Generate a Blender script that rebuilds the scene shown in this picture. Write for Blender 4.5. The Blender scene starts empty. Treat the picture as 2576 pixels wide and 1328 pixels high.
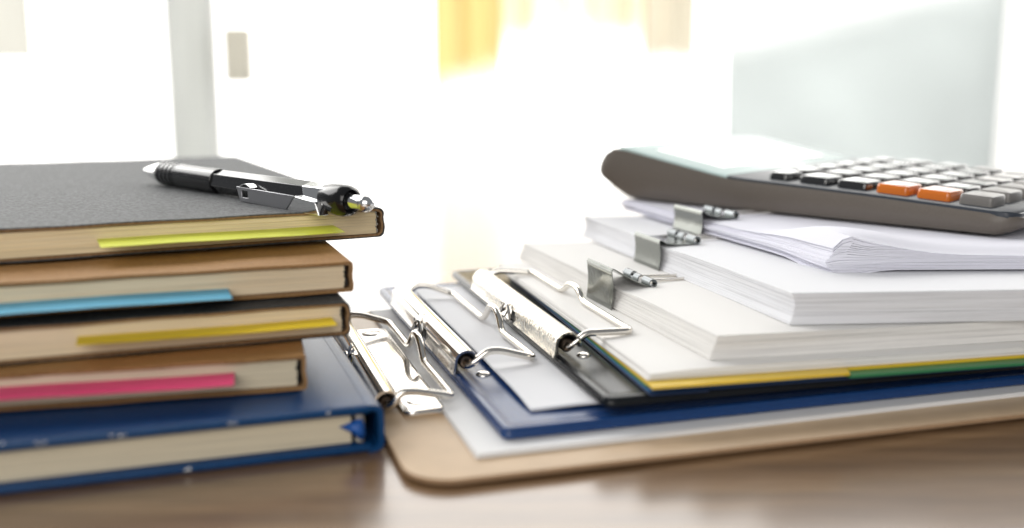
import bpy, bmesh, math, random
from mathutils import Vector, Matrix
random.seed(7)
S = 0.001                                   # everything below is laid out in millimetres
SC = bpy.context.scene
COL = SC.collection

# ------------------------------------------------------------------ camera, world, light, exposure
cam_d = bpy.data.cameras.new('camera'); cam = bpy.data.objects.new('camera', cam_d); COL.objects.link(cam)
cam.location = (0, 0, .120)
cam.rotation_euler = (math.radians(90) - math.atan((664 - 185) / 2600), 0, 0)
cam_d.sensor_width = 36.0; cam_d.lens = 36.0 * 2600 / 2576
cam_d.clip_start = .01; cam_d.clip_end = 50
cam_d.dof.use_dof = True; cam_d.dof.focus_distance = .425; cam_d.dof.aperture_fstop = 4.5
cam_d.dof.aperture_blades = 0
SC.camera = cam

w = bpy.data.worlds.new('World'); SC.world = w; w.use_nodes = True
bg = w.node_tree.nodes['Background']; bg.inputs[0].default_value = (.93, .96, 1.0, 1); bg.inputs[1].default_value = .23

def area(name, loc, target, sx, sy, power, col):
    l = bpy.data.lights.new(name, 'AREA'); l.shape = 'RECTANGLE'; l.size = sx; l.size_y = sy; l.energy = power; l.color = col
    o = bpy.data.objects.new(name, l); COL.objects.link(o); o.location = loc
    o.rotation_euler = (Vector(target) - Vector(loc)).to_track_quat('-Z', 'Y').to_euler(); return o
area('front_fill', (-.25, -1.2, .75), (.0, .42, .03), 1.6, 1.1, 19, (1, .97, .93))  # added soft fill behind the camera, brightens the front faces
area('window_light', (-1.55, 1.35, 1.35), (.05, .42, .03), 1.6, 1.2, 29, (1, .99, .97))

SC.view_settings.view_transform = 'Standard'; SC.view_settings.look = 'None'
SC.view_settings.exposure = 0; SC.view_settings.gamma = 1
SC.cycles.use_denoising = True
SC.cycles.max_bounces = 10
SC.cycles.sample_clamp_indirect = 6.0

# ------------------------------------------------------------------ materials
MATS = {}
class NT:
    def __init__(s, name):
        s.m = bpy.data.materials.new(name); s.m.use_nodes = True
        s.t = s.m.node_tree; s.b = s.t.nodes['Principled BSDF']; s.out = s.t.nodes['Material Output']; MATS[name] = s.m
    def n(s, typ, **k):
        x = s.t.nodes.new(typ)
        for a, v in k.items():
            if a[0] == 'i' and a[1:].isdigit(): x.inputs[int(a[1:])].default_value = v
            else: setattr(x, a, v)
        return x
    def l(s, a, b): s.t.links.new(a, b)
    def coord(s, scale=(1, 1, 1), kind='Object', rot=(0, 0, 0)):
        c = s.n('ShaderNodeTexCoord'); m = s.n('ShaderNodeMapping'); m.inputs['Scale'].default_value = scale
        m.inputs['Rotation'].default_value = rot
        s.l(c.outputs[kind], m.inputs[0]); return m.outputs[0]
    def noise(s, co, scale, detail=4, rough=.55):
        x = s.n('ShaderNodeTexNoise'); s.l(co, x.inputs['Vector']); x.inputs['Scale'].default_value = scale
        x.inputs['Detail'].default_value = detail; x.inputs['Roughness'].default_value = rough; return x.outputs[0]
    def ramp(s, fac, stops):
        r = s.n('ShaderNodeValToRGB'); e = r.color_ramp.elements
        while len(e) < len(stops): e.new(.5)
        for k, (p, c) in enumerate(stops): e[k].position = p; e[k].color = (*c, 1) if len(c) == 3 else c
        s.l(fac, r.inputs[0]); return r.outputs[0]
    def bump(s, h, strength=.3, dist=.0005):
        b = s.n('ShaderNodeBump'); b.inputs['Strength'].default_value = strength; b.inputs['Distance'].default_value = dist
        s.l(h, b.inputs['Height']); s.l(b.outputs[0], s.b.inputs['Normal']); return b
    def set(s, base=None, rough=None, metal=None, coat=None, spec=None):
        if base is not None: s.b.inputs['Base Color'].default_value = (*base, 1)
        if rough is not None: s.b.inputs['Roughness'].default_value = rough
        if metal is not None: s.b.inputs['Metallic'].default_value = metal
        if coat is not None: s.b.inputs['Coat Weight'].default_value = coat
        if spec is not None: s.b.inputs['Specular IOR Level'].default_value = spec
        return s
def lerpc(a, k): return tuple(min(1, c * k) for c in a)

def mat_plain(name, col, rough=.5, metal=0, coat=0, var=.08, nscale=400, bump=0, bscale=900, spec=.5):
    t = NT(name).set(col, rough, metal, coat, spec); co = t.coord()
    if var: t.l(t.ramp(t.noise(co, nscale), [(.25, lerpc(col, 1 - var)), (.75, lerpc(col, 1 + var))]), t.b.inputs['Base Color'])
    if bump: t.bump(t.noise(co, bscale, 6, .6), bump, .0004)
    return t
def mat_paper(name, col):
    # page edges: faint lines across the thickness; a flat top is one single z and so one tone
    t = NT(name).set(col, .75, 0, 0, .25)
    co = t.coord((12, 12, 2300)); f = t.noise(co, 1.0, 4, .7)
    g = t.n('ShaderNodeNewGeometry'); sx = t.n('ShaderNodeSeparateXYZ'); t.l(g.outputs['Normal'], sx.inputs[0])
    ab = t.n('ShaderNodeMath', operation='ABSOLUTE'); t.l(sx.outputs[2], ab.inputs[0])
    inv = t.n('ShaderNodeMapRange'); inv.inputs[1].default_value = .35; inv.inputs[2].default_value = .8
    inv.inputs[3].default_value = 1; inv.inputs[4].default_value = 0; t.l(ab.outputs[0], inv.inputs[0])
    c = t.ramp(f, [(.34, lerpc(col, .70)), (.5, col), (.75, lerpc(col, 1.06))])
    mx = t.n('ShaderNodeMix', data_type='RGBA'); t.l(inv.outputs[0], mx.inputs[0])
    mx.inputs[6].default_value = (*col, 1); t.l(c, mx.inputs[7]); t.l(mx.outputs[2], t.b.inputs['Base Color'])
    t.bump(t.noise(t.coord(), 2500, 3), .08, .0002)
    return t
mat_paper('paper_warm', (.825, .812, .79))
mat_paper('paper_cool', (.80, .805, .83))
mat_paper('paper_blue', (.775, .775, .85))
mat_paper('paper_white', (.83, .83, .83))
mat_paper('page_cream', (.86, .72, .47))
mat_paper('page_ivory', (.66, .585, .44))
mat_paper('page_tan', (.78, .65, .46))

def mat_cover(name, a, b_, rough=.62):
    t = NT(name).set(a, rough, 0, 0, .22); co = t.coord((1, .45, 1))
    n1 = t.noise(co, 1500, 8, .75); n2 = t.noise(co, 700, 5, .6)
    m = t.n('ShaderNodeMath', operation='ADD'); t.l(n1, m.inputs[0]); t.l(n2, m.inputs[1])
    h = t.n('ShaderNodeMath', operation='MULTIPLY', i1=.5); t.l(m.outputs[0], h.inputs[0])
    t.l(t.ramp(h.outputs[0], [(.36, a), (.64, b_)]), t.b.inputs['Base Color'])
    t.bump(n1, .8, .0005); return t
mat_cover('cover_black', (.013, .014, .015), (.065, .068, .07), .6)
mat_cover('cover_charcoal', (.035, .037, .0385), (.165, .172, .176), .6)
mat_cover('cover_kraft', (.34, .175, .058), (.43, .235, .09), .6)
mat_cover('core_kraft', (.21, .12, .055), (.36, .22, .11), .8)

def mat_wood(name, c0, c1, c2, rough, rz, coat=0, sc=1.0, spec=.5):
    t = NT(name).set(c1, rough, 0, coat, spec)
    co = t.coord((3 * sc, 42 * sc, 10), rot=(0, 0, rz)); n1 = t.noise(co, 2.2, 8, .65)
    co2 = t.coord((14 * sc, 420 * sc, 10), rot=(0, 0, rz)); n2 = t.noise(co2, 2.0, 5, .6)
    m = t.n('ShaderNodeMath', operation='MULTIPLY_ADD', i1=.35); t.l(n2, m.inputs[0]); 
    k = t.n('ShaderNodeMath', operation='MULTIPLY', i1=.65); t.l(n1, k.inputs[0]); t.l(k.outputs[0], m.inputs[2])
    t.l(t.ramp(m.outputs[0], [(.33, c0), (.5, c1), (.68, c2)]), t.b.inputs['Base Color'])
    t.bump(n2, .1, .0003); return t
mat_wood('desk_wood', (.075, .040, .017), (.178, .100, .045), (.29, .178, .090), .42, math.radians(-4), coat=1, spec=.15)
MATS['desk_wood'].node_tree.nodes['Principled BSDF'].inputs['Coat Roughness'].default_value = .19
MATS['desk_wood'].node_tree.nodes['Principled BSDF'].inputs['Coat IOR'].default_value = 1.8
mat_plain('hardboard', (.60, .44, .285), .42, var=.07, nscale=90, bump=.05)
mat_plain('hardboard_edge', (.36, .225, .125), .8, var=.15, nscale=700, bump=.3)

mat_plain('planner_blue', (.004, .044, .138), .32, var=.12, nscale=250, bump=.2, bscale=1500, spec=.18)
mat_plain('planner_groove', (.006, .02, .06), .5, var=0)
mat_plain('pvc_blue', (.007, .042, .155), .26, var=.06, bump=.12, bscale=1800)
mat_plain('pvc_black', (.008, .010, .013), .22, var=.06, bump=.10, bscale=1500, spec=.24)
mat_plain('worn_white', (.7, .7, .68), .7, var=.2)
mat_plain('ribbon_blue', (.01, .09, .36), .45, var=.15, nscale=900, bump=.3, bscale=2500)
mat_plain('glue_black', (.02, .016, .013), .6, var=.2)
mat_plain('glue_grey', (.33, .31, .27), .7, var=.25, nscale=900)

def mat_metal(name, col, rough, streak=.0, wav=.06):
    t = NT(name).set(col, rough, 1.0); co = t.coord()
    n = t.noise(co, 55, 3, .5); t.bump(n, wav, .003)
    sp = t.noise(t.coord(), 1800, 4, .7)
    r = t.n('ShaderNodeMapRange'); r.inputs[3].default_value = rough * .8; r.inputs[4].default_value = rough * 1.7; t.l(sp, r.inputs[0])
    t.l(r.outputs[0], t.b.inputs['Roughness']); return t
mat_metal('chrome', (.80, .77, .73), .10, wav=.012)
mat_metal('chrome_wire', (.80, .765, .71), .15, wav=.02)
mat_metal('zinc', (.22, .23, .215), .15, wav=.12)
mat_metal('zinc_dark', (.20, .215, .225), .13, wav=.05)
mat_metal('pen_chrome', (.82, .82, .82), .07, wav=0)
mat_metal('pen_satin', (.42, .42, .44), .26, wav=0)
t = mat_metal('chrome_knurled', (.80, .77, .70), .14, wav=.01)
v = t.n('ShaderNodeTexVoronoi'); v.inputs['Scale'].default_value = 620; t.l(t.coord(), v.inputs['Vector'])
t.bump(v.outputs['Distance'], .35, .0005)
mat_plain('inside_shade', (.012, .012, .013), .45, var=0)
mat_plain('spring_brown', (.16, .12, .09), .3, metal=1, var=.2)
t = mat_plain('pen_black', (.008, .008, .009), .13, var=0, coat=.4)
sp = t.noise(t.coord(), 5200, 1, .5)
t.l(t.ramp(sp, [(.0, (.007, .007, .008)), (.735, (.008, .008, .009)), (.78, (.22, .21, .2))]), t.b.inputs['Base Color'])
mat_plain('pen_rubber', (.005, .005, .006), .2, var=0, bump=.1, bscale=2500)
mat_plain('pen_head_black', (.006, .006, .007), .16, var=0)
mat_plain('calc_shell', (.125, .107, .09), .42, var=.06, nscale=900, bump=.12, bscale=2600)
mat_plain('calc_plate', (.035, .043, .055), .3, var=.05, nscale=1200, bump=.06, bscale=3000)
mat_plain('calc_lip', (.03, .035, .04), .3, var=0)
mat_plain('display_bezel', (.50, .63, .61), .2, var=0, spec=.25)
mat_plain('display_glass', (.16, .20, .19), .05, var=0, coat=1)
mat_plain('key_black', (.012, .012, .013), .12, var=0, coat=1, spec=.9)
mat_plain('key_brown', (.034, .029, .027), .14, var=0, coat=.7, spec=.7)
mat_plain('key_orange', (.70, .175, .015), .16, var=0, coat=.7, spec=.6)
mat_plain('key_grey', (.20, .19, .18), .3, var=.04, coat=.2)
mat_plain('divider_yellow', (.74, .50, .035), .4, var=.04)
mat_plain('divider_green', (.03, .20, .075), .4, var=.05)
mat_plain('divider_blue', (.03, .17, .42), .35, var=.05)
mat_plain('divider_navy', (.012, .03, .085), .35, var=.05)

def mat_flag(name, col, tr):
    t = NT(name).set(col, .4, 0, 0, .4)
    tl = t.n('ShaderNodeBsdfTranslucent'); tl.inputs[0].default_value = (*tr, 1)
    mx = t.n('ShaderNodeMixShader', i0=.22); t.l(t.b.outputs[0], mx.inputs[1]); t.l(tl.outputs[0], mx.inputs[2])
    t.l(mx.outputs[0], t.out.inputs[0])
    f = t.noise(t.coord((30, 30, 30)), 3); t.l(t.ramp(f, [(.3, lerpc(col, .93)), (.7, lerpc(col, 1.05))]), t.b.inputs['Base Color'])
mat_flag('flag_lime', (.88, .93, .10), (.92, .96, .15))
mat_flag('flag_cyan', (.13, .53, .76), (.15, .5, .7))
mat_flag('flag_yellow', (.97, .72, .006), (.95, .72, .02))
mat_flag('flag_pink', (.97, .085, .26), (.97, .12, .3))

def mat_sheer(name, col, streaks, fade=None, dif=.5):
    # thin backlit cloth or blind, lent to posts and teal panel for brightness: passes the daylight behind it; fade = (dx, dz, from, to) in metres: painted glare, the sheet dissolves into the bright window
    t = NT(name); d = t.n('ShaderNodeBsdfTranslucent'); f = t.noise(t.coord((streaks, 1, .6)), 3.0, 3, .6)
    t.l(t.ramp(f, [(.3, lerpc(col, .85)), (.7, lerpc(col, 1.15))]), d.inputs[0])
    df = t.n('ShaderNodeBsdfDiffuse'); df.inputs[0].default_value = (*lerpc(col, 1.3), 1)
    mx = t.n('ShaderNodeMixShader', i0=dif); t.l(d.outputs[0], mx.inputs[1]); t.l(df.outputs[0], mx.inputs[2]); last = mx
    if fade:
        c = t.n('ShaderNodeTexCoord'); dp = t.n('ShaderNodeVectorMath', operation='DOT_PRODUCT'); t.l(c.outputs['Object'], dp.inputs[0]); dp.inputs[1].default_value = (fade[0], 0, fade[1])
        n2 = t.noise(t.coord((5, 1, 4)), 2.0, 2, .5); ad = t.n('ShaderNodeMath', operation='MULTIPLY_ADD', i1=.05 if streaks > 1 else .0); t.l(n2, ad.inputs[0]); t.l(dp.outputs['Value'], ad.inputs[2])
        mr = t.n('ShaderNodeMapRange', interpolation_type='SMOOTHSTEP'); mr.inputs[1].default_value = fade[2] + .025; mr.inputs[2].default_value = fade[3] + .025; t.l(ad.outputs[0], mr.inputs[0])
        tr = t.n('ShaderNodeBsdfTransparent'); m2 = t.n('ShaderNodeMixShader'); t.l(mr.outputs[0], m2.inputs[0]); t.l(tr.outputs[0], m2.inputs[1]); t.l(last.outputs[0], m2.inputs[2]); last = m2
    t.l(last.outputs[0], t.out.inputs[0])
mat_sheer('curtain_amber', (.70, .55, .25), 14, (-.3, 1, .035, .19))
mat_sheer('curtain_peach', (.82, .70, .52), 12, (0, 1, .12, .24))
mat_sheer('cream_haze', (.93, .84, .66), 9, (0, 1, .14, .26))
mat_sheer('curtain_beige', (.62, .57, .46), 10, (0, 1, .10, .18))
mat_sheer('panel_teal', (.82, .86, .85), .4, (.25, -1, -.21, -.03))
mat_sheer('blind_grey', (.72, .70, .64), 16)
mat_sheer('blind_dim', (.52, .51, .46), 16)
mat_sheer('post_grey', (.82, .83, .80), 6, None, .3)  # solid posts made translucent so daylight glows through them
mat_sheer('post_white', (.98, .97, .95), 1, None, .1)
mat_plain('frame_grey', (.90, .91, .88), .5, var=.03, nscale=6)
t = NT('daylight'); e = t.n('ShaderNodeEmission'); e.inputs[0].default_value = (1, .985, .95, 1); e.inputs[1].default_value = 3.1
t.l(e.outputs[0], t.out.inputs[0])

# ------------------------------------------------------------------ mesh helpers
class MB:
    def __init__(s): s.v = []; s.f = []; s.mi = []
    def add(s, verts, faces, mi=0):
        o = len(s.v); s.v += [tuple(p) for p in verts]; s.f += [tuple(o + i for i in f) for f in faces]; s.mi += [mi] * len(faces)
    def rings(s, rings, closed=True, caps=True, mi=0, loop=False):
        n = len(rings[0]); vs = [p for r in rings for p in r]; fs = []
        R = len(rings)
        for k in range(R if loop else R - 1):
            k2 = (k + 1) % R
            for j in range(n if closed else n - 1):
                j2 = (j + 1) % n; fs.append((k * n + j, k * n + j2, k2 * n + j2, k2 * n + j))
        if caps and not loop: fs += [tuple(reversed(range(n))), tuple((R - 1) * n + j for j in range(n))]
        s.add(vs, fs, mi)
    def box(s, a, b_, mi=0):
        x0, y0, z0 = a; x1, y1, z1 = b_
        s.add([(x0, y0, z0), (x1, y0, z0), (x1, y1, z0), (x0, y1, z0), (x0, y0, z1), (x1, y0, z1), (x1, y1, z1), (x0, y1, z1)],
              [(3, 2, 1, 0), (4, 5, 6, 7), (0, 1, 5, 4), (1, 2, 6, 5), (2, 3, 7, 6), (3, 0, 4, 7)], mi)
    def build(s, name, mats, parent=None, smooth=35, bevel=0, flat=False):
        me = bpy.data.meshes.new(name); me.from_pydata([(x * S, y * S, z * S) for x, y, z in s.v], [], s.f)
        for m in (mats if isinstance(mats, (list, tuple)) else [mats]): me.materials.append(MATS[m])
        if any(s.mi): me.polygons.foreach_set('material_index', s.mi)
        bm = bmesh.new(); bm.from_mesh(me); bmesh.ops.recalc_face_normals(bm, faces=bm.faces); bm.to_mesh(me); bm.free()
        if not flat:
            me.polygons.foreach_set('use_smooth', [True] * len(me.polygons)); me.set_sharp_from_angle(angle=math.radians(smooth))
        o = bpy.data.objects.new(name, me); COL.objects.link(o)
        if parent: o.parent = parent
        if bevel:
            b_ = o.modifiers.new('bevel', 'BEVEL'); b_.width = bevel * S; b_.segments = 2; b_.limit_method = 'ANGLE'; b_.angle_limit = math.radians(40)
        return o
def tag(o, label, cat, group=None):
    o['label'] = label; o['category'] = cat
    if group: o['group'] = group
    return o
def thing(name, loc, rz, label, cat, group=None):
    o = bpy.data.objects.new(name, None); COL.objects.link(o); o.empty_display_size = .02
    o.location = (loc[0] * S, loc[1] * S, loc[2] * S); o.rotation_euler = (0, 0, math.radians(rz)); return tag(o, label, cat, group)
def structure(o): o['kind'] = 'structure'; return o

def fillet(pts, rad, seg=6, closed=False):
    P = [Vector(p) for p in pts]; out = []; n = len(P)
    for i, p in enumerate(P):
        if not closed and i in (0, n - 1): out.append(p); continue
        a, c = P[i - 1], P[(i + 1) % n]; d1 = (a - p); d2 = (c - p); r = min(rad, d1.length * .48, d2.length * .48)
        q1 = p + d1.normalized() * r; q2 = p + d2.normalized() * r
        for k in range(seg + 1):
            u = k / seg; out.append(q1 * (1 - u) ** 2 + p * 2 * u * (1 - u) + q2 * u * u)
    return out
def sweep(mb, pts, r, seg=12, mi=0, rfun=None):
    P = [Vector(p) for p in pts]; T = []
    for i in range(len(P)): T.append((P[min(i + 1, len(P) - 1)] - P[max(i - 1, 0)]).normalized())
    nrm = T[0].orthogonal().normalized(); rings = []
    for i, p in enumerate(P):
        nrm = (nrm - T[i] * nrm.dot(T[i])).normalized(); bi = T[i].cross(nrm)
        rr = rfun(i / (len(P) - 1)) if rfun else r
        rings.append([p + (nrm * math.cos(a) + bi * math.sin(a)) * rr for a in [2 * math.pi * k / seg for k in range(seg)]])
    mb.rings(rings, mi=mi)
def rrect(x0, y0, x1, y1, r, ins=0, seg=8):
    x0 += ins; y0 += ins; x1 -= ins; y1 -= ins; r = max(r - ins, .05); out = []
    for cx, cy, a0 in ((x1 - r, y0 + r, -90), (x1 - r, y1 - r, 0), (x0 + r, y1 - r, 90), (x0 + r, y0 + r, 180)):
        for k in range(seg + 1):
            a = math.radians(a0 + 90 * k / seg); out.append((cx + r * math.cos(a), cy + r * math.sin(a)))
    return out
def slab(mb, x0, y0, x1, y1, z0, z1, r=2, bv=.4, mi=0, seg=8, prof=None):
    prof = prof or [(bv, z0), (0, z0 + bv), (0, z1 - bv), (bv * .3, z1 - bv * .3), (bv, z1)]
    mb.rings([[(x, y, z) for x, y in rrect(x0, y0, x1, y1, r, i, seg)] for i, z in prof], mi=mi)
def lin(a, b_, n): return [a + (b_ - a) * k / (n - 1) for k in range(n)]
def sst(a, b_, x):
    t_ = max(0, min(1, (x - a) / (b_ - a))); return t_ * t_ * (3 - 2 * t_)
def plate_path(mb, path, th, v0, v1, nv=2, mi=0, axis='uvz', noise=None):
    """sheet of thickness th following an open (u,z) path, extruded from v0 to v1"""
    P = [Vector((a, b_)) for a, b_ in path]; N = []
    for i in range(len(P)):
        d = (P[min(i + 1, len(P) - 1)] - P[max(i - 1, 0)]).normalized(); N.append(Vector((-d.y, d.x)))
    loop = [p + n * th / 2 for p, n in zip(P, N)] + [p - n * th / 2 for p, n in reversed(list(zip(P, N)))]
    mb.rings([[(q.x, v_ + (noise(q.x, k) if noise else 0), q.y) for q in loop] for k, v_ in enumerate(lin(v0, v1, nv))], mi=mi)
def arc(cx, cz, r, a0, a1, n): return [(cx + r * math.cos(math.radians(a)), cz + r * math.sin(math.radians(a))) for a in lin(a0, a1, n)]

def quadpt(q, u, v_):
    (ax, ay), (bx, by), (cx, cy), (dx, dy) = q       # near-left, near-right, far-right, far-left
    return ((ax * (1 - u) + bx * u) * (1 - v_) + (dx * (1 - u) + cx * u) * v_, (ay * (1 - u) + by * u) * (1 - v_) + (dy * (1 - u) + cy * u) * v_)
def quad_from(nl, nr, fl): return [nl, nr, (nr[0] + fl[0] - nl[0], nr[1] + fl[1] - nl[1]), fl]
def sheets(mb, q, zf, n, jit=.15, us=None, vs=None, seed=1, lead=None, gap=.06):
    """n thin bent layers on a plan quad; zf(u, v, f) gives the height for layer fraction f"""
    rnd = random.Random(seed); L = math.dist(q[0], q[1]); Wd = math.dist(q[0], q[3])
    us = us or lin(0, 1, 12); vs = vs or lin(0, 1, 12); nu, nv = len(us), len(vs)
    for k in range(n):
        du0, dv0 = rnd.uniform(-jit, jit) / L, rnd.uniform(-jit, jit) / Wd
        du1, dv1 = rnd.uniform(-jit, jit) / L, rnd.uniform(-jit, jit) / Wd
        f0, f1 = k / n, (k + 1 - gap) / n; vb = []; vt = []
        sk = lead(k / n) if lead else (0, 0)
        for j, v_ in enumerate(vs):
            for i, u in enumerate(us):
                x, y = quadpt(q, u + du0 + (du1 - du0) * v_, v_ + dv0 + (dv1 - dv0) * u)
                vb.append((x + sk[0], y + sk[1], zf(u, v_, f0))); vt.append((x + sk[0], y + sk[1], zf(u, v_, f1)))
        fs = []; o = nu * nv
        for j in range(nv - 1):
            for i in range(nu - 1):
                a = j * nu + i; fs.append((a + o, a + 1 + o, a + nu + 1 + o, a + nu + o)); fs.append((a, a + nu, a + nu + 1, a + 1))
        rim = [i for i in range(nu)] + [j * nu + nu - 1 for j in range(1, nv)] + [(nv - 1) * nu + i for i in range(nu - 2, -1, -1)] + [j * nu for j in range(nv - 2, 0, -1)]
        for a, b_ in zip(rim, rim[1:] + rim[:1]): fs.append((a, b_, b_ + o, a + o))
        mb.add(vb + vt, fs)

# ------------------------------------------------------------------ setting: desk, daylight, window wall
mb = MB(); slab(mb, -1500, -420, 1500, 1120, -28, 0, 6, 1.5); structure(mb.build('desk_top', 'desk_wood'))
YW = 2200.0
def wx(px): return (px - 1288) / 2600 * YW
def wz(py): return 120 + (185 - py) / 2600 * YW
mb = MB(); mb.box((-4200, 3000, -900), (3600, 3010, 3600)); structure(mb.build('sky', 'daylight'))
mb = MB(); mb.box((wx(432), YW, -700), (wx(470), YW + 60, 2400)); mb.box((wx(470), YW - 25, -700), (wx(545), YW + 60, 2400))
tag(mb.build('window_post', 'post_grey', bevel=4), 'out-of-focus pale grey upright window post behind the black notebook', 'window post')
mb = MB(); mb.box((wx(574), YW, wz(208)), (wx(640), YW + 40, wz(72)))
tag(mb.build('window_panel', 'blind_grey', bevel=3), 'small blurred grey panel just right of the grey window post', 'panel')
def curtain(name, px0, px1, py0, py1, mat, label, amp=18, per=70, ragged=0, y=YW, cat='curtain', hem=0):
    mb = MB(); x0, x1 = wx(px0), wx(px1); n = 48; top = []; bot = []
    for k in range(n + 1):
        u = k / n; x = x0 + (x1 - x0) * u; yy = y + amp * math.sin(2 * math.pi * (x - x0) / per)
        zb = wz(py1 - hem * sst(.25, .8, u)) + ragged * (math.sin(u * 5.2 + .6) + .4 * math.sin(u * 13))
        top.append((x, yy, wz(py0))); bot.append((x, yy, zb))
    mb.rings([bot, top], closed=False, caps=False); return tag(mb.build(name, mat), label, cat)
curtain('curtain', 1095, 1262, -260, 330, 'curtain_amber', 'blurred amber yellow curtain hanging in the bright window', ragged=8)
curtain('curtain', 1262, 1336, -260, 290, 'curtain_peach', 'blurred pale peach curtain strip right of the amber curtain', ragged=6, per=60)
curtain('curtain', 1610, 1742, -260, 290, 'curtain_beige', 'blurred beige grey curtain beside the pale teal panel', ragged=7, per=80)
curtain('curtain', 1480, 1612, -260, 290, 'curtain_peach', 'blurred short cream curtain left of the beige grey curtain', ragged=9, per=80)
curtain('curtain', 1336, 1480, -260, 290, 'cream_haze', 'very pale cream sheet added as soft haze between the two peach curtains', ragged=6, per=75)  # added sheet, softens the glow between the neighbouring strips
curtain('backlit_panel', -110, 108, -260, 148, 'blind_dim', 'blurred pale grey blind at the far left of the window', amp=4, per=90, cat='blind')
# teal wall panel built translucent to brighten; painted glare dissolves its slanting top
mb = MB(); yb = YW - 60
pts = [(1826, 640), (2496, 640), (2496, -400), (1812, -400)]
f = [(wx(a) * yb / YW, yb, 120 + (wz(b_) - 120) * yb / YW) for a, b_ in pts]; bk = [(x, y + 3, z) for x, y, z in f]
mb.rings([f, bk]); tag(mb.build('backlit_panel', 'panel_teal'), 'large pale teal translucent panel behind the calculator', 'blind')
mb = MB(); mb.box((wx(2494), YW - 40, -700), (wx(2760), YW + 30, 2400))
tag(mb.build('window_post', 'post_white', bevel=4), 'blurred pale post at the right edge behind the calculator', 'window post')

# ------------------------------------------------------------------ books on the left
def book_frame(name, corner, ang, label, cat, group=None):
    # local x runs LEFT from the spine is negative; local y runs away along the spine
    return thing(name, (corner[0], corner[1], 0), ang, label, cat, group)
def wob(seed, amp):
    r = random.Random(seed); c = [(r.uniform(.02, .5), r.uniform(0, 6.3), r.uniform(.3, 1)) for _ in range(7)]
    return lambda x: amp * sum(a * math.sin(f_ * x + p) for f_, p, a in c) / 2.2
def notebook(corner, ang, z0, z1, Wd, D, cover, page, label, seed, lift=0, round_=2.2, over=.5, cth=.45, lin_th=.85):
    r = book_frame('notebook', corner, ang, label, 'notebook', 'notebooks stacked on the planner')
    w1, w2 = wob(seed, .22), wob(seed + 5, .22)
    def profile(off, rr):
        zt_, zb_ = z1 - off, z0 + off; x = -off; p = []
        p += [(-Wd + k * (Wd - rr - 1) / 60, zt_ + lift * (1 - k / 60) ** 1.5 + .12 * math.sin(k * .5 + seed)) for k in range(61)]
        p += [(x - rr + rr * math.sin(a), zt_ - rr + rr * math.cos(a)) for a in lin(.2, math.pi / 2, 6)]
        p += [(x + .25 * math.sin(k * 1.3 + seed), zt_ - rr + (zb_ - zt_ + 2 * rr) * k / 5) for k in range(1, 5)]
        p += [(x - rr + rr * math.cos(a), zb_ + rr - rr * math.sin(a)) for a in lin(0, math.pi / 2 - .2, 6)]
        p += [(-rr - 1 - k * (Wd - rr - 1) / 60, zb_ + .1 * math.sin(k * .43 + seed)) for k in range(61)]
        return p
    for nm, off, th, mt, w_ in (('cover', cth / 2, cth, cover, w1), ('cover_lining', cth + .03 + lin_th / 2, lin_th, 'core_kraft', w2)):
        mb = MB(); e0 = -over if nm == 'cover' else -over + .12
        plate_path(mb, profile(off, round_), th, e0, D + over, 2, noise=lambda x, k, w_=w_: w_(x) if k == 0 else 0)
        mb.build(nm, mt, r, smooth=50)
    t_ = cth + lin_th + .12
    q = [(-Wd + 1.5, .6), (-t_ - 1.6, .6), (-t_ - 1.6, D - 1), (-Wd + 1.5, D - 1)]
    zb_, zt_ = z0 + t_, z1 - t_
    def zf(u, v_, f_): return zb_ + (zt_ - zb_ - .25 * (1 - u)) * f_ + .1 * math.sin(u * 9 + seed) * f_
    mb = MB(); sheets(mb, q, zf, 26, .22, us=lin(0, 1, 20), vs=[0, .03, .5, 1], seed=seed)
    mb.build('page_block', page, r, smooth=20)
    # glued, slightly frayed spine edge
    mb = MB(); rnd = random.Random(seed); zz = zb_ + .3
    while zz < zt_ - .6:
        h = rnd.uniform(.5, 1.3); x = -t_ - rnd.uniform(.9, 1.9)
        sweep(mb, [(x, -.05 + rnd.uniform(0, .5), zz + h / 2), (x + .5, 4, zz + h / 2), (x + .4, D - 4, zz + h / 2)], h * .42, 6); zz += h
    mb.build('spine_glue', 'glue_grey' if cover == 'cover_charcoal' else 'glue_black', r)
    return r
BK = dict(
    top=((-52.3, 417.5), 25.6, 54.6, 66.5), kraft=((-57.6, 367.5), 20.5, 42.2, 53.4),
    black2=((-57.0, 355), 20.0, 29.0, 41.3), kraft2=((-68.3, 331), 14.0, 16.6, 28.4))
notebook(*BK['top'], 225, 297, 'cover_charcoal', 'page_cream', 'top black paper-covered notebook with the pen lying on it', 3, lift=.5)
notebook(*BK['kraft'], 200, 250, 'cover_kraft', 'page_tan', 'brown kraft notebook directly below the top black notebook', 8, round_=1.0, lift=.1)
notebook(*BK['black2'], 200, 250, 'cover_black', 'page_tan', 'lower black notebook with a yellow flag, third from the top', 13)
notebook(*BK['kraft2'], 190, 230, 'cover_kraft', 'page_ivory', 'lowest brown kraft notebook with a pink flag, on the blue planner', 21, round_=1.0)

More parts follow.
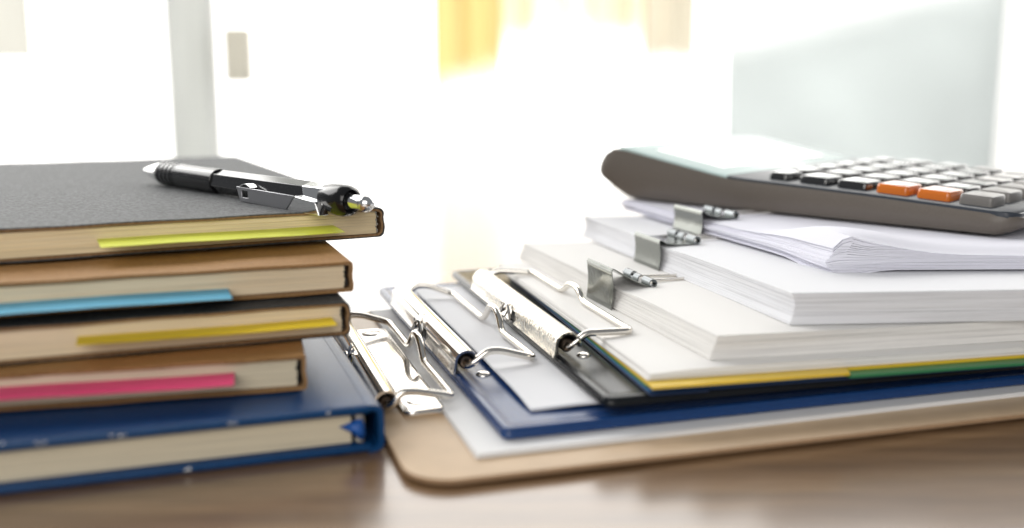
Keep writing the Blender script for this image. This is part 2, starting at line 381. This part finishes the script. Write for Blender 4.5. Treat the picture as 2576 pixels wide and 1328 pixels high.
# blue hardback planner
r = book_frame('planner', (-43.5, 318.5), 18.9, 'thick dark blue leatherette planner at the bottom of the book pile', 'planner')
PW, PD, PT = 190, 240, 15.9
mb = MB(); slab(mb, -PW, -2, -1.2, PD, PT - 3.0, PT, 2.2, 1.3); mb.build('front_cover', 'planner_blue', r)
mb = MB(); slab(mb, -PW, -2, -1.2, PD, .1, 2.9, 2.2, 1.2); mb.build('back_cover', 'planner_blue', r)
mb = MB(); path = fillet([(-3.4, PT - .9, 0), (.9, PT - 1.2, 0), (1.2, PT / 2, 0), (.9, 1.2, 0), (-3.4, .9, 0)], 2.2, 6)
plate_path(mb, [(p.x, p.y) for p in path], 1.9, -1.6, PD - .4, 2); mb.build('spine', 'planner_blue', r)
q = [(-PW + 3, 1.6), (-8.2, 1.6), (-8.2, PD - 4), (-PW + 3, PD - 4)]
def zfp(u, v_, f_):
    s = sst(.8, 1.0, u) * .9 * (1 - abs(2 * f_ - 1)); return 3.05 + (PT - 6.2) * f_ + .12 * math.sin(7 * u) * f_ - s * .3
mb = MB(); sheets(mb, q, zfp, 24, .15, us=lin(0, 1, 16), vs=[0, .04, 1], seed=5); mb.build('page_block', 'page_ivory', r, smooth=20)
mb = MB()
sweep(mb, [(-5.6, 1.6, 3.3), (-5.2, 1.5, 6), (-5.2, 1.5, 10), (-5.6, 1.6, 12.6)], 1.5, 8); mb.build('headband', 'glue_grey', r)
# ribbon tail: a folded triangle hanging out at the spine
mb = MB(); A = [(-12.2, .9, 8.9), (-8.6, .2, 7.0), (-5.2, -.9, 4.0), (-4.0, -.8, 6.0), (-4.2, -.3, 9.2), (-5.0, .2, 11.6), (-8.4, .6, 10.2)]
cen = (-6.6, -1.0, 7.8)
mb.add(A + [cen], [(i, (i + 1) % len(A), len(A)) for i in range(len(A))])
o = mb.build('ribbon_marker', 'ribbon_blue', r, smooth=60); so = o.modifiers.new('s', 'SOLIDIFY'); so.thickness = .0005
# blind-embossed frame and marks on the front cover
mb = MB(); zz = PT + .03
def groove(pts, wd=.55): sweep(mb, [(x, y, zz - .32) for x, y in pts], wd, 8)
groove([(-33, 34), (-21.5, 34), (-21.5, 50), (-33, 50)]); mb.build('embossed_frame', 'planner_groove', r)
mb = MB(); groove([(-27, 60), (-21.5, 60)], .45); groove([(-24, 60), (-24, 66), (-22, 66)], .45); groove([(-26, 70), (-22, 70)], .45); mb.build('embossed_mark', 'planner_groove', r)
# worn white scuffs along the cover edges
rnd = random.Random(4); mb = MB()
for cx, n_, zc in ((-128, 7, PT - .9), (-120, 9, PT - 1.0), (-107, 8, PT - .9), (-99, 6, PT - 1.2), (-86, 3, PT - 1.0), (-78, 4, PT - 1.0), (-45, 4, PT - .9), (-132, 3, 1.6), (-60, 2, 1.5), (-14, 3, PT - .9)):
    for _ in range(n_):
        x = cx + rnd.uniform(-2.2, 2.2); a = rnd.uniform(.25, .62); z = zc + rnd.uniform(-.45, .45); yb2 = -2.02 + max(0, z - (PT - 1.3)) * .95 if zc > 5 else -1.99
        mb.rings([[(x + a * math.cos(t_) * rnd.uniform(.8, 1.6), yb2 + dy, z + a * .8 * math.sin(t_)) for t_ in lin(0, 5.4, 6)] for dy in (.3, -.03)])
mb.build('edge_scuff', 'worn_white', r)['kind'] = 'stuff'

# ------------------------------------------------------------------ sticky flags sticking out of the pages
def flag(key, u0, u1, z, p, drop, mat, label, zs=0):
    (cx, cy), ang, _, _ = BK[key]
    mb = MB(); N = 10; us = lin(-u0, -u1, 14); top = []; bot = []
    rows = []
    for k in range(N + 1):
        s = k / N; rows.append([(x, 3 - (p + 3) * s, z + zs * (x + u0) + .25 * math.sin(x * .05) - drop * s ** 1.6 + .06 * math.sin(x * .21) * s) for x in us])
    loopr = [rw + [(x, y, zz_ - .12) for x, y, zz_ in reversed(rw)] for rw in rows]
    mb.rings(loopr)
    o = mb.build('sticky_flag', mat, smooth=60); o.location = (cx * S, cy * S, 0); o.rotation_euler = (0, 0, math.radians(ang))
    return tag(o, label, 'sticky flag', 'sticky flags marking notebook pages')
flag('top', 21, 109, 60.7, 16, .6, 'flag_lime', 'lime green sticky flag sticking out of the top notebook', 0)
flag('kraft', 44, 150, 46.6, 15, .5, 'flag_cyan', 'sky blue sticky flag sticking out of the upper kraft notebook')
flag('black2', 6.5, 89, 36.0, 10.5, .2, 'flag_yellow', 'golden yellow sticky flag sticking out of the lower black notebook')
flag('kraft2', 23, 125, 24.0, 13, .2, 'flag_pink', 'bright pink sticky flag hanging from the lowest kraft notebook')

# ------------------------------------------------------------------ pen
PA, PB = Vector((-183, 517, 72.5)), Vector((-54.2, 387, 71.7)); PLn = (PB - PA).length
pen = bpy.data.objects.new('pen', None); COL.objects.link(pen); pen.empty_display_size = .02
ex = (PB - PA).normalized(); ey = Vector((0, 0, 1)).cross(ex).normalized(); ez = ex.cross(ey)   # local x to the ball, y to the right/back, z up
pen.matrix_world = Matrix(((ex.x, ey.x, ez.x, PA.x * S), (ex.y, ey.y, ez.y, PA.y * S), (ex.z, ey.z, ez.z, PA.z * S), (0, 0, 0, 1)))
tag(pen, 'black and chrome click ballpoint pen lying on the top notebook', 'pen')
def lathe(name, prof, mat, seg=32, parent=pen, sides=None, rot=0, smooth=35):
    mb = MB(); rings = []
    for x, rr in prof:
        n = sides or seg; rings.append([(x, rr * math.cos(2 * math.pi * k / n + rot), rr * math.sin(2 * math.pi * k / n + rot)) for k in range(n)])
    mb.rings(rings); return mb.build(name, mat, parent, smooth=smooth)
L_ = PLn
lathe('tip', [(-1.5, .5), (-1, 1.0), (2, 1.5), (2.2, 2.0), (8, 3.4), (14, 4.5), (L_ * .108, 5.0)], 'pen_chrome')
gp = [(L_ * .106, 5.0), (L_ * .108, 5.55)]
for k in range(4):
    a = L_ * (.112 + .022 * k); gp += [(a, 5.65), (a + 1.9, 5.75), (a + 2.2, 5.1), (a + 3.0, 5.1), (a + 3.3, 5.7)]
lathe('grip_ring', gp + [(L_ * .205, 5.65), (L_ * .21, 5.5)], 'pen_rubber')
mb = MB(); n = 60; rr_ = []
for x, rr in [(L_ * .206, 5.3), (L_ * .21, 5.6), (L_ * .385, 5.7), (L_ * .398, 5.6), (L_ * .40, 5.3)]:
    rr_.append([(x, (rr - .06 * (k % 3 == 0)) * math.cos(2 * math.pi * k / n), (rr - .06 * (k % 3 == 0)) * math.sin(2 * math.pi * k / n)) for k in range(n)])
mb.rings(rr_); mb.build('grip', 'pen_rubber', pen, smooth=20)
HR = math.radians(30)
o = lathe('barrel', [(L_ * .395, 5.0), (L_ * .397, 5.35), (L_ * .81, 5.75)], 'pen_black', sides=6, rot=math.radians(15), smooth=20)
b_ = o.modifiers.new('b', 'BEVEL'); b_.width = .0004; b_.segments = 2; b_.limit_method = 'ANGLE'; b_.angle_limit = math.radians(30)
# chrome collar with a slanted joint, same six facets, then black head
mb = MB(); ringA = []; ringB = []
for k in range(6):
    a = 2 * math.pi * k / 6 + math.radians(15); cy_, cz_ = math.cos(a), math.sin(a)
    ringA.append((L_ * .805 - 3.2 * cz_, 5.95 * cy_, 5.95 * cz_)); ringB.append((L_ * .895 + 2.6 * cz_, 6.25 * cy_, 6.25 * cz_))
mb.rings([ringA, ringB]); mb.build('collar', 'pen_chrome', pen, smooth=15, bevel=.3)
lathe('head', [(L_ * .86, 5.6), (L_ * .885, 6.2), (L_ * .92, 6.3), (L_ * .938, 5.6), (L_ * .945, 4.5), (L_ * .934, 3.3)], 'pen_head_black')
lathe('plunger', [(L_ * .93, 3.1), (L_ * .94, 3.3), (L_ * .945, 2.75), (L_ * .985, 2.75), (L_ * .987, 2.3)], 'pen_chrome')
lathe('plunger_ball', [(L_ * .992 + 3.3 * math.cos(a), max(.05, 3.3 * math.sin(a))) for a in lin(math.pi, 0, 16)], 'pen_chrome', smooth=80)
# clip: chrome shank from the head, satin plate with a slot running back along the barrel
def ext(mb, poly, y0, y1): mb.rings([[(x, y0, z) for x, z in poly], [(x, y1, z) for x, z in poly]])
yc = -8.8
mb = MB(); ext(mb, [(L_ * .765, -5.5), (L_ * .893, -5.9), (L_ * .878, -.4), (L_ * .80, .6)], yc - .1, -4.2); mb.build('clip_shank', 'pen_chrome', pen, smooth=15, bevel=.35)
mb = MB()
x0, x1, zl, zh = L_ * .566, L_ * .80, -5.2, .9
hx0, hx1, hl, hh = x0 + 3.2, x0 + 8.6, -3.4, -.4
outer = [(x0 + 2.2, zl), (x1 - 5.5, zl - .2), (x1 + .6, zh - .3), (x0 - .6, zh)]
hole = [(hx0 + .5, hl), (hx1, hl), (hx1 - .3, hh), (hx0, hh)]
V = [(x, yy, z) for yy in (yc - .45, yc + .45) for x, z in outer + hole]
Fs = []
for s in (0, 8):
    for i in range(4): Fs.append((s + i, s + (i + 1) % 4, s + 4 + (i + 1) % 4, s + 4 + i))
for i in range(4):
    j = (i + 1) % 4; Fs.append((i, j, 8 + j, 8 + i)); Fs.append((4 + i, 4 + j, 12 + j, 12 + i))
mb.add(V, Fs); mb.build('clip_plate', 'pen_satin', pen, smooth=20, bevel=.18)
mb = MB(); plate_path(mb, [(x0 + 1.5 + k * 1.1, zh + .1 + 1.3 * math.sin(math.pi * k / 8)) for k in range(9)], .4, yc - .2, yc + 3.6, 2); mb.build('clip_bow', 'pen_chrome', pen)

# ------------------------------------------------------------------ clipboards
def clip_tube(parent, zb, v0, v1, mat, R=4.4, gapv=(112, 136), u0=0):
    """rolled spring housing: sheet bent to an upside-down U; its left wall is cut away in the middle"""
    c = R + .3 + u0; zc = zb + 4.6
    full = [(u0 - .6, zb + .3), (u0 - .1, zb + 1.5), (c - R, zc - .5)] + arc(c, zc, R, 180, -10, 15)
    part = [(c - R, zc + .8)] + arc(c, zc, R, 168, -10, 15)
    mb = MB(); g0, g1 = gapv
    plate_path(mb, full, .8, v0, g0, 2); plate_path(mb, part, .8, g0, g1, 2); plate_path(mb, full, .8, g1, v1, 2)
    o = mb.build('clip_tube', mat, parent, smooth=40)
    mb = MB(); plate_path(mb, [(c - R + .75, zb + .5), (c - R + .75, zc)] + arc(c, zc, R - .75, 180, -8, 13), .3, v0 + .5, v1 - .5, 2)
    mb.build('tube_shade', 'inside_shade', o, smooth=40)  # near-black sheet painting the shade inside the hollow tube
    for vv in (v0 + 1.0, v1 - 9):
        mb = MB(); co = []
        for k in range(91):
            a = k * 2 * math.pi / 16; co.append((c + 2.0 * math.cos(a), vv + k * 8 / 90, zc - .4 + 2.0 * math.sin(a)))
        sweep(mb, co, .6, 8); mb.build('spring', 'spring_brown', o)
    mb = MB(); gm = (g0 + g1) / 2
    pth = [(u0 + a, zb + b2) for a, b2 in ((-2.6, .9), (-1.4, 1.0), (-.2, 3.0), (.5, 6.2), (2.2, 9.6))]
    plate_path(mb, pth, .7, gm - 6, gm - 1.2, 2); plate_path(mb, pth, .7, gm + 1.2, gm + 6, 2)
    sweep(mb, fillet([(u0 - 1.6, gm - 9, zb + 1.2), (u0 - 1.2, gm - 5, zb + 5.0), (u0 - .8, gm, zb + 8.2), (u0 - 1.2, gm + 5, zb + 5.0), (u0 - 1.6, gm + 9, zb + 1.2)], 4), .7, 8)
    mb.build('clip_tongue', 'chrome', parent)
def lever(parent, zb, v0, v1, zr, u_far=31, bump=8.5, bc=119, r=1.42, du=0):
    """one bent wire: out of the tube end, over the papers, along with a thumb arch in the middle, and back in"""
    zw = zb + 8.6; k0 = max(zw, zr - .3)
    pts = [(4.6 + du, v0 + 6, zb + 3.4), (4.8 + du, v0 + .6, zb + 3.0), (7.0 + du, v0 - 1.4, zb + 4.4), (12.6, v0 - 1.2, k0), (17.6, v0 - 1.0, k0 - .2), (u_far, v0 - 1.0, zr),
           (u_far - .4, bc - 14, zr), (u_far - .6, bc - 9.5, zr + bump * .75), (u_far - .8, bc - 5, zr + bump), (u_far - 1.0, bc + 2, zr + bump * .95), (u_far - 1.2, bc + 8, zr + bump * .25), (u_far - 1.4, bc + 13, zr),
           (u_far - 1.6, v1 - 6, zr), (17.6, v1 - .5, k0 - .2), (12.4, v1 + 1.0, k0), (7.0 + du, v1 + 1.4, zb + 4.4), (4.8 + du, v1 - .6, zb + 3.0), (4.6 + du, v1 - 6, zb + 3.4)]
    mb = MB(); sweep(mb, fillet(pts, 3.2, 6), r, 14); mb.build('wire_lever', 'chrome_wire', parent, smooth=80)
def dome(mb, u, v_, z, r, h, n=16):
    mb.rings([[(u + r * math.cos(a) * math.cos(b2), v_ + r * math.sin(a) * math.cos(b2), z + h * math.sin(b2)) for a in [2 * math.pi * k / n for k in range(n)]] for b2 in lin(0, 1.5, 6)])

# wooden clipboard
cb = thing('clipboard', (-33, 282, 0), 16.9, 'light brown hardboard clipboard lying at the bottom on the desk', 'clipboard', 'clipboards in the pile')
mb = MB(); slab(mb, 4, 0, 319, 225, .1, 2.9, 15, .5, prof=[(2.6, .1), (.9, .8), (.1, 1.3), (0, 2.45), (.15, 2.75), (.5, 2.9)]); o = mb.build('board', ['hardboard', 'hardboard_edge'], cb)
for p in o.data.polygons:
    if abs(p.normal.z) < .5: p.material_index = 1
mb = MB()       # pressed base plate with turned-down rim
slab(mb, 13.0, 57, 28, 178, 2.95, 5.6, 3.5, .9, seg=5); mb.build('base_plate', 'chrome', cb)
for vv in (67, 170):
    mb = MB(); dome(mb, 20, vv, 5.5, 4.6, .9, 20); mb.build('rivet', 'chrome', cb, smooth=60)
clip_tube(cb, 3.0, 61, 182, 'chrome', R=4.5, gapv=(110, 134), u0=3.2); lever(cb, 3.0, 62, 182, 8.4, bump=8.5, bc=121, du=3)

# blue clipboard
cb = thing('clipboard', (-2.9, 312.7, 0), 17.0, 'dark blue plastic-covered clipboard between wooden and black clipboards', 'clipboard', 'clipboards in the pile')
mb = MB(); slab(mb, 0, 0, 318, 233, 5.0, 9.0, 3, 1, prof=[(1.2, 5.0), (.2, 5.6), (0, 6.6), (.4, 7.3), (.5, 7.6), (.3, 8.0), (.9, 8.9), (2.2, 9.15), (3.4, 8.9), (4.0, 8.65), (6, 8.75)])
mb.build('board', 'pvc_blue', cb)
mb = MB(); dome(mb, 10.6, 61.5, 8.6, 3.0, 1.5); mb.build('rivet', 'chrome', cb, smooth=60)
clip_tube(cb, 8.8, 63, 190, 'chrome', gapv=(112, 138)); lever(cb, 8.8, 64, 190, 13.2, bump=8.5, bc=119)

# black clipboard
cb = thing('clipboard', (30.2, 324.5, 0), 15.8, 'black plastic-covered clipboard, topmost of the three, holding dividers', 'clipboard', 'clipboards in the pile')
mb = MB(); slab(mb, 0, 0, 318, 233, 11.9, 15.4, 4, 1, prof=[(1.2, 11.9), (.2, 12.4), (0, 13.2), (.3, 13.9), (.2, 14.3), (.8, 15.2), (2.2, 15.55), (3.4, 15.3), (4.2, 15.1), (6, 15.2)])
mb.build('board', 'pvc_black', cb)
mb = MB(); dome(mb, 11.6, 52.5, 15.1, 2.8, 1.4); mb.build('rivet', 'chrome', cb, smooth=60)
clip_tube(cb, 15.2, 51, 182, 'chrome_knurled', R=4.8, gapv=(106, 128)); lever(cb, 15.2, 54, 182, 23.3, bump=5, bc=121)

# ------------------------------------------------------------------ papers held by the clipboards
def dirv(p, ang, d): return (p[0] + d * math.cos(math.radians(ang)), p[1] + d * math.sin(math.radians(ang)))
dense = [0, .01, .02, .035, .055, .08, .12, .18, .27, .4, .55, .75, 1]
nl = (-10.9, 302.8); q = quad_from(nl, dirv(nl, 17.5, 290), dirv(nl, 106.9, 205))
mb = MB(); sheets(mb, q, lambda u, v_, f_: 3.0 + .06 + 1.7 * f_, 6, .3, us=dense, vs=dense, seed=3)
tag(mb.build('paper_sheaf', 'paper_white', smooth=20), 'thin white sheaf of paper on the wooden clipboard', 'paper')
nl = (6.4, 330.5); q = quad_from(nl, dirv(nl, 14.2, 290), dirv(nl, 106.6, 200))
def zf(u, v_, f_):
    lift = 1.0 * sst(.16, .0, u) * sst(.0, .12, v_); dr = .9 * sst(.05, 0, u) * sst(.06, 0, v_)
    return 9.5 + 1.0 * f_ + lift * .6 - dr * .5 + .4 * sst(.0, .1, u)
mb = MB(); sheets(mb, q, zf, 5, .25, us=dense, vs=dense, seed=11)
tag(mb.build('paper_sheaf', 'paper_cool', smooth=20), 'thin white sheaf of paper on the blue clipboard', 'paper')

# index dividers and the sheaf on the black clipboard
NLK = (46.2, 326.6); AK = 13.2
def divider(z, mat, label, tab, th=.45, ins=3.6, du=0):
    """sheet with one tab: its near edge stands forward only between the two tab positions"""
    mb = MB(); pts = []
    t0, t1 = tab
    edge = ([(0, ins)] if t0 > 0 else []) + ([(t0 - 2, ins), (t0, 0)] if t0 > 0 else [(0, 0)]) + [(t1, 0), (t1 + 2, ins), (296, ins)]
    poly = edge + [(296, 208), (0, 208)]
    rw = []
    for zz_ in (z, z + th): rw.append([(x + du, y, zz_) for x, y in poly])
    mb.rings(rw); o = mb.build('index_divider', mat, flat=True); o.location = (NLK[0] * S, NLK[1] * S, 0); o.rotation_euler = (0, 0, math.radians(AK)); return tag(o, label, 'divider')
divider(15.7, 'divider_navy', 'navy blue cover sheet lowest in the sheaf on the black clipboard', (0, 20), ins=2.0, du=-.6)
divider(16.25, 'divider_blue', 'blue tabbed index divider at the right under the green one', (150, 230))
divider(16.8, 'divider_green', 'green tabbed index divider right of the yellow tab', (72.5, 152), th=.9, ins=6)
divider(17.8, 'divider_yellow', 'yellow tabbed index divider under papers on the black clipboard', (0, 72), th=.9, ins=5.5)
nl = dirv(dirv(NLK, AK, .6), AK + 90, 6.6); q = quad_from(nl, dirv(nl, AK, 294), dirv(nl, AK + 91.5, 207))
def zf(u, v_, f_): return 18.8 + 3.1 * f_ - .5 * sst(.05, 0, u) * f_ - .4 * sst(.04, 0, v_) * f_ + .25 * math.sin(u * 8) * f_
mb = MB(); sheets(mb, q, zf, 12, .45, us=dense, vs=dense, seed=17, lead=lambda f_: (1.5 * f_, .9 * f_))
tag(mb.build('paper_sheaf', 'paper_warm', smooth=20), 'white sheaf of paper above coloured dividers on the black clipboard', 'paper')

# ------------------------------------------------------------------ paper stacks with binder clips
q1 = quad_from((68.6, 346.6), (357, 412), (4.2, 546))
def z1f(u, v_, f_):
    base = 22.15 - .4 * u
    return base + (8.2 + .5 * sst(.25, 0, u) - .8 * sst(.1, 0, u) * math.exp(-((v_ - .47) / .12) ** 2)) * f_ + .35 * math.sin(5 * v_) * f_
mb = MB(); sheets(mb, q1, z1f, 30, .28, us=dense, vs=lin(0, .06, 4)[:-1] + lin(.06, 1, 16), seed=23, lead=lambda f_: (2.2 * sst(0, .9, f_), .2 * f_))
tag(mb.build('paper_stack', 'paper_warm', smooth=20), 'lowest binder-clipped stack of white paper, on the black clipboard', 'paper stack', 'clipped paper stacks')
q2 = quad_from((99.8, 362.2), (395, 386), (39, 568))
def z2f(u, v_, f_):
    base = 31.0 - .5 * u + .9 * sst(.3, 1, u)
    sag = .8 * sst(.12, 0, u) * math.exp(-((v_ - .53) / .13) ** 2)
    return base + (11.3 - sag) * f_ + .25 * math.sin(4 * v_ + 1) * f_
mb = MB(); sheets(mb, q2, z2f, 38, .25, us=dense, vs=lin(0, .06, 4)[:-1] + lin(.06, 1, 16), seed=29, lead=lambda f_: (1.6 * math.sin(f_ * 3.0) + .6 * f_, 1.0 * f_))
tag(mb.build('paper_stack', 'paper_cool', smooth=20), 'thick middle binder-clipped stack of white paper', 'paper stack', 'clipped paper stacks')
q3 = quad_from((126, 402), (418, 410), (63, 588))
def z3f(u, v_, f_):
    U, V = u * 292, v_ * 195                                     # mm from the near-left corner
    base = 43.0 + (.9 * sst(12, 40, V) + .5 * sst(4, 30, U) * sst(40, 0, V)) - 1.0 * sst(60, 220, U)
    z = base + 5.6 * f_
    up = sst(.38, 1.0, f_)
    d_ = U - 7 - .2 * V; rid = math.exp(-(d_ / ((7 if d_ < 0 else 22) + .2 * V)) ** 2) * sst(75, 16, V)           # buckle running in from the corner
    long_ = .5 * sst(10, 40, U) * sst(200, 20, U) * sst(46, 14, V)
    z += up * (8.6 * rid + 5.0 * long_)
    z -= up * 2.3 * sst(11, 0, V) * sst(2, 16, U)                                          # near edge rolls down
    cor = sst(26, 0, U + V * .8)
    z -= cor * (2.6 * (1 - f_) ** 1.3 - .0 * f_)
    z += .9 * math.sin(f_ * 21) * sst(30, 4, U + V) * .35
    return z
uu = [0, .012, .025, .04, .055, .072, .09, .11, .14, .18, .24, .32, .45, .65, 1]
vv = [0, .014, .028, .045, .065, .09, .12, .16, .21, .28, .37, .48, .56, .65, .8, 1]
mb = MB(); sheets(mb, q3, z3f, 26, .4, us=uu, vs=vv, seed=31, lead=lambda f_: (1.4 * math.sin(f_ * 9), 1.8 * f_), gap=.12)
tag(mb.build('paper_stack', 'paper_blue', smooth=25), 'topmost clipped paper stack with a buckled corner, under the calculator', 'paper stack', 'clipped paper stacks')

def binder_clip(pos, ang, T, top, label, W=27.5, dep=19.5, tilt=0):
    """spring-steel clip: bowed spine, two plates closing on the papers, rolled ends, wire handle; T = paper thickness, local z 0 = paper underside"""
    r = thing('binder_clip', pos, ang, label, 'binder clip', 'binder clips on the paper stacks')
    hw = W / 2
    mb = MB()
    spine = [(.9 * math.sin(math.pi * s) + .2, -.9 + (top + .9) * s) for s in lin(.06, .94, 9)]
    pth = [(3.0, -.75), (1.0, -1.0)] + spine + [(.9, top + .05), (1.9, top - .35), (4, top - 1.6)]
    e = (dep - 1.2, T + .95); pth += [(4 + (e[0] - 4) * s, (top - 1.6) + (e[1] - top + 1.6) * s - .55 * math.sin(math.pi * s)) for s in lin(.12, 1, 9)]
    plate_path(mb, pth, .45, -hw, hw, 2); mb.build('clip_body', 'zinc', r, smooth=50)
    cu, cz, R = dep, T + 2.35, 1.75
    for a, b2 in ((-hw, -hw + 8.0), (hw - 8.0, hw)):
        mb = MB(); plate_path(mb, arc(cu, cz, R, 250, -85, 22), .4, a, b2, 2); mb.build('rolled_end', 'zinc_dark', r, smooth=50)
    mb = MB()
    for a, b2 in ((-2.6, 2.6),): plate_path(mb, arc(cu - .2, cz - .2, R, 250, 60, 12), .4, a, b2, 2)
    mb.build('hinge_tab', 'zinc_dark', r, smooth=50)
    mb = MB(); zw = T + 1.5
    sweep(mb, fillet([(cu, -hw + 2, cz), (cu, -hw + 8.6, cz), (cu + 5, -hw + 8.4, cz - .5), (cu + 22, -3.6, zw), (cu + 26, -5.2, zw - .2), (cu + 31, -3.6, zw - .2), (cu + 32.5, 0, zw - .2), (cu + 31, 3.6, zw - .2), (cu + 26, 5.2, zw - .2), (cu + 22, 3.6, zw), (cu + 5, hw - 8.4, cz - .5), (cu, hw - 8.6, cz), (cu, hw - 2, cz)], 2.0, 5), .62, 10)
    mb.build('wire_handle', 'chrome_wire', r, smooth=80)
    return r
# local x points into the papers, local y along the bound edge
binder_clip((37.2, 437.4, 22.3), 17.8, 7.6, 17.2, 'front binder clip gripping the lowest paper stack')
binder_clip((63.0, 480.0, 31.0), 17.5, 10.6, 13.9, 'middle binder clip on the thick paper stack')
binder_clip((86.6, 508.5, 43.4), 20.0, 6.0, 11.0, 'rear binder clip on the topmost stack beside the calculator')

# ------------------------------------------------------------------ calculator
CA = 136.8
ca = math.radians(CA)
calc = bpy.data.objects.new('calculator', None); COL.objects.link(calc); calc.empty_display_size = .02
sx_ = Vector((math.cos(ca), math.sin(ca), 0)); tx_ = Vector((math.sin(ca), -math.cos(ca), 0))
calc.location = (213 * S, 440 * S, 0)
# local +x = towards the display end (s), local -y = away across the calculator (t)
calc.rotation_euler = (0, 0, ca); tag(calc, 'large dark brown desktop calculator lying on top of the paper stacks', 'calculator')
def interp(x, xs, ys):
    if x <= xs[0]: return ys[0]
    for a, b2, c, d in zip(xs, xs[1:], ys, ys[1:]):
        if x <= b2: return c + (d - c) * (x - a) / (b2 - a)
    return ys[-1]
def ztop(s): return interp(s, [-4, 0, 60, 100, 128, 138, 150, 205, 214, 220, 226], [59.0, 60.6, 63.9, 65.6, 66.6, 67.2, 69.0, 78.4, 79.2, 76.0, 68.5])
def zbot(s): return interp(s, [-4, 0, 6, 196, 206, 217, 226], [54.5, 52.2, 50.2, 50.0, 51.0, 56.5, 62.5])
TW = 152.0
def half(s, ext_=0):
    r = 13.0; d = min(s + 4, 1e9); rr = 0
    if d < r: rr = r - math.sqrt(max(0, r * r - (r - d) ** 2))
    d2 = 226 - s; r2 = 5
    if d2 < r2: rr = max(rr, r2 - math.sqrt(max(0, r2 * r2 - (r2 - d2) ** 2)))
    return TW / 2 - rr * .98
stations = [-4, -3.7, -3.2, -2.4, -1.2, .5, 3, 6, 9, 20, 40, 60, 80, 100, 115, 128, 133, 138, 143, 150, 170, 190, 200, 205, 208, 211, 214, 217, 220, 223, 225.2, 226]
rings = []
for s in stations:
    h, zt_, zb_ = half(s), ztop(s), zbot(s); H_ = zt_ - zb_; c = -TW / 2
    sec = [(h - 5, zb_), (h - 1.6, zb_ + .10 * H_), (h - .3, zb_ + .30 * H_), (h, zb_ + .55 * H_), (h - .5, zb_ + .80 * H_), (h - 1.2, zt_ - .9), (h - 2.0, zt_ - .9)]
    rings.append([(s, c + y, z) for y, z in sec] + [(s, c - y, z) for y, z in reversed(sec)])
mb = MB(); mb.rings(rings); mb.build('shell', 'calc_shell', calc, smooth=40)
def plate(name, s0, s1, inset, dz0, dz1, mat, round0, round1, n=40):
    mb = MB(); rg = []; cr = 9.0
    for k in range(n + 1):
        e_ = .5 - .5 * math.cos(math.pi * k / n); s = s0 + (s1 - s0) * e_; h = TW / 2 - inset
        if round0 and s - s0 < cr: h -= cr - math.sqrt(max(0, cr * cr - (cr - (s - s0)) ** 2))
        if round1 and s1 - s < 4: h -= 4 - math.sqrt(max(0, 16 - (4 - (s1 - s)) ** 2))
        z = ztop(s); c = -TW / 2
        rg.append([(s, c + h, z + dz0), (s, c + h - .1, z + dz1 - .5), (s, c + h - .8, z + dz1), (s, c - h + .8, z + dz1), (s, c - h + .1, z + dz1 - .5), (s, c - h, z + dz0)])
    mb.rings(rg); return mb.build(name, mat, calc, smooth=45)
plate('face_plate', -2.4, 140, 1.2, -2.6, .5, 'calc_plate', True, False)
plate('display_bezel', 140.2, 212.5, 1.3, -1.2, .5, 'display_bezel', False, True)
mb = MB(); rg = []
for s in lin(153, 197, 12): rg.append([(s, -18, ztop(s) + .3), (s, -18, ztop(s) + .62), (s, -TW + 18, ztop(s) + .62), (s, -TW + 18, ztop(s) + .3)])
mb.rings(rg); mb.build('display_window', 'display_glass', calc)
def key_mesh(name, ls, lt, h, mat, dish):
    mb = MB(); rg = []
    for ins, z in ((0, -.6), (.15, h * .55), (.45, h - .5), (.9, h - .08), (1.5, h), (3.0, h - dish * .45), (min(ls, lt) / 2 - .6, h - dish)):
        rg.append([(x, y, z) for x, y in rrect(-ls / 2, -lt / 2, ls / 2, lt / 2, 1.7, ins, 4)])
    mb.rings(rg); o = mb.build(name, mat, calc, smooth=50); return o
rows = [(17.5, 15.0), (36.5, 15.4), (56.0, 15.4), (76.0, 15.4), (96.0, 15.4), (115.5, 10.5)]
protos = {}
for ri, (sc_, ls) in enumerate(rows):
    for ci in range(6):
        t_ = 18.5 + 23.0 * ci
        if ri == 0: m_, h = 'key_grey', 4.6
        elif ci == 0 and ri in (1, 2): m_, h = 'key_orange', 4.4
        elif ci == 0 or ri == 5: m_, h = 'key_black', 3.9
        else: m_, h = 'key_brown', 4.2
        k = (m_, ls)
        if k not in protos: o = key_mesh('key', ls, 18.4, h, m_, -.7 if ri == 0 else .35); protos[k] = o
        else:
            o = protos[k].copy(); COL.objects.link(o); o.parent = calc
        o.name = 'key'
        slope = math.atan2(ztop(sc_ + 5) - ztop(sc_ - 5), 10)
        o.location = (sc_ * S, -t_ * S, (ztop(sc_) + .45) * S); o.rotation_euler = (0, -slope, 0)
for tt in (25, 60): 
    mb = MB(); slab(mb, 122, -tt - 5, 126, -tt + 5, 66.6, 69.0, 1.2, .5, seg=4); mb.build('slide_switch', 'key_black', calc)
for s in (20, 180):
    for tt in (14, TW - 14):
        mb = MB(); mb.rings([[(s + rr * math.cos(a), -tt + rr * math.sin(a), z) for a in [2 * math.pi * k / 20 for k in range(20)]] for rr, z in ((5, 48.6), (5.4, 49.2), (5.4, 50.6))]); mb.build('rubber_foot', 'pen_rubber', calc)
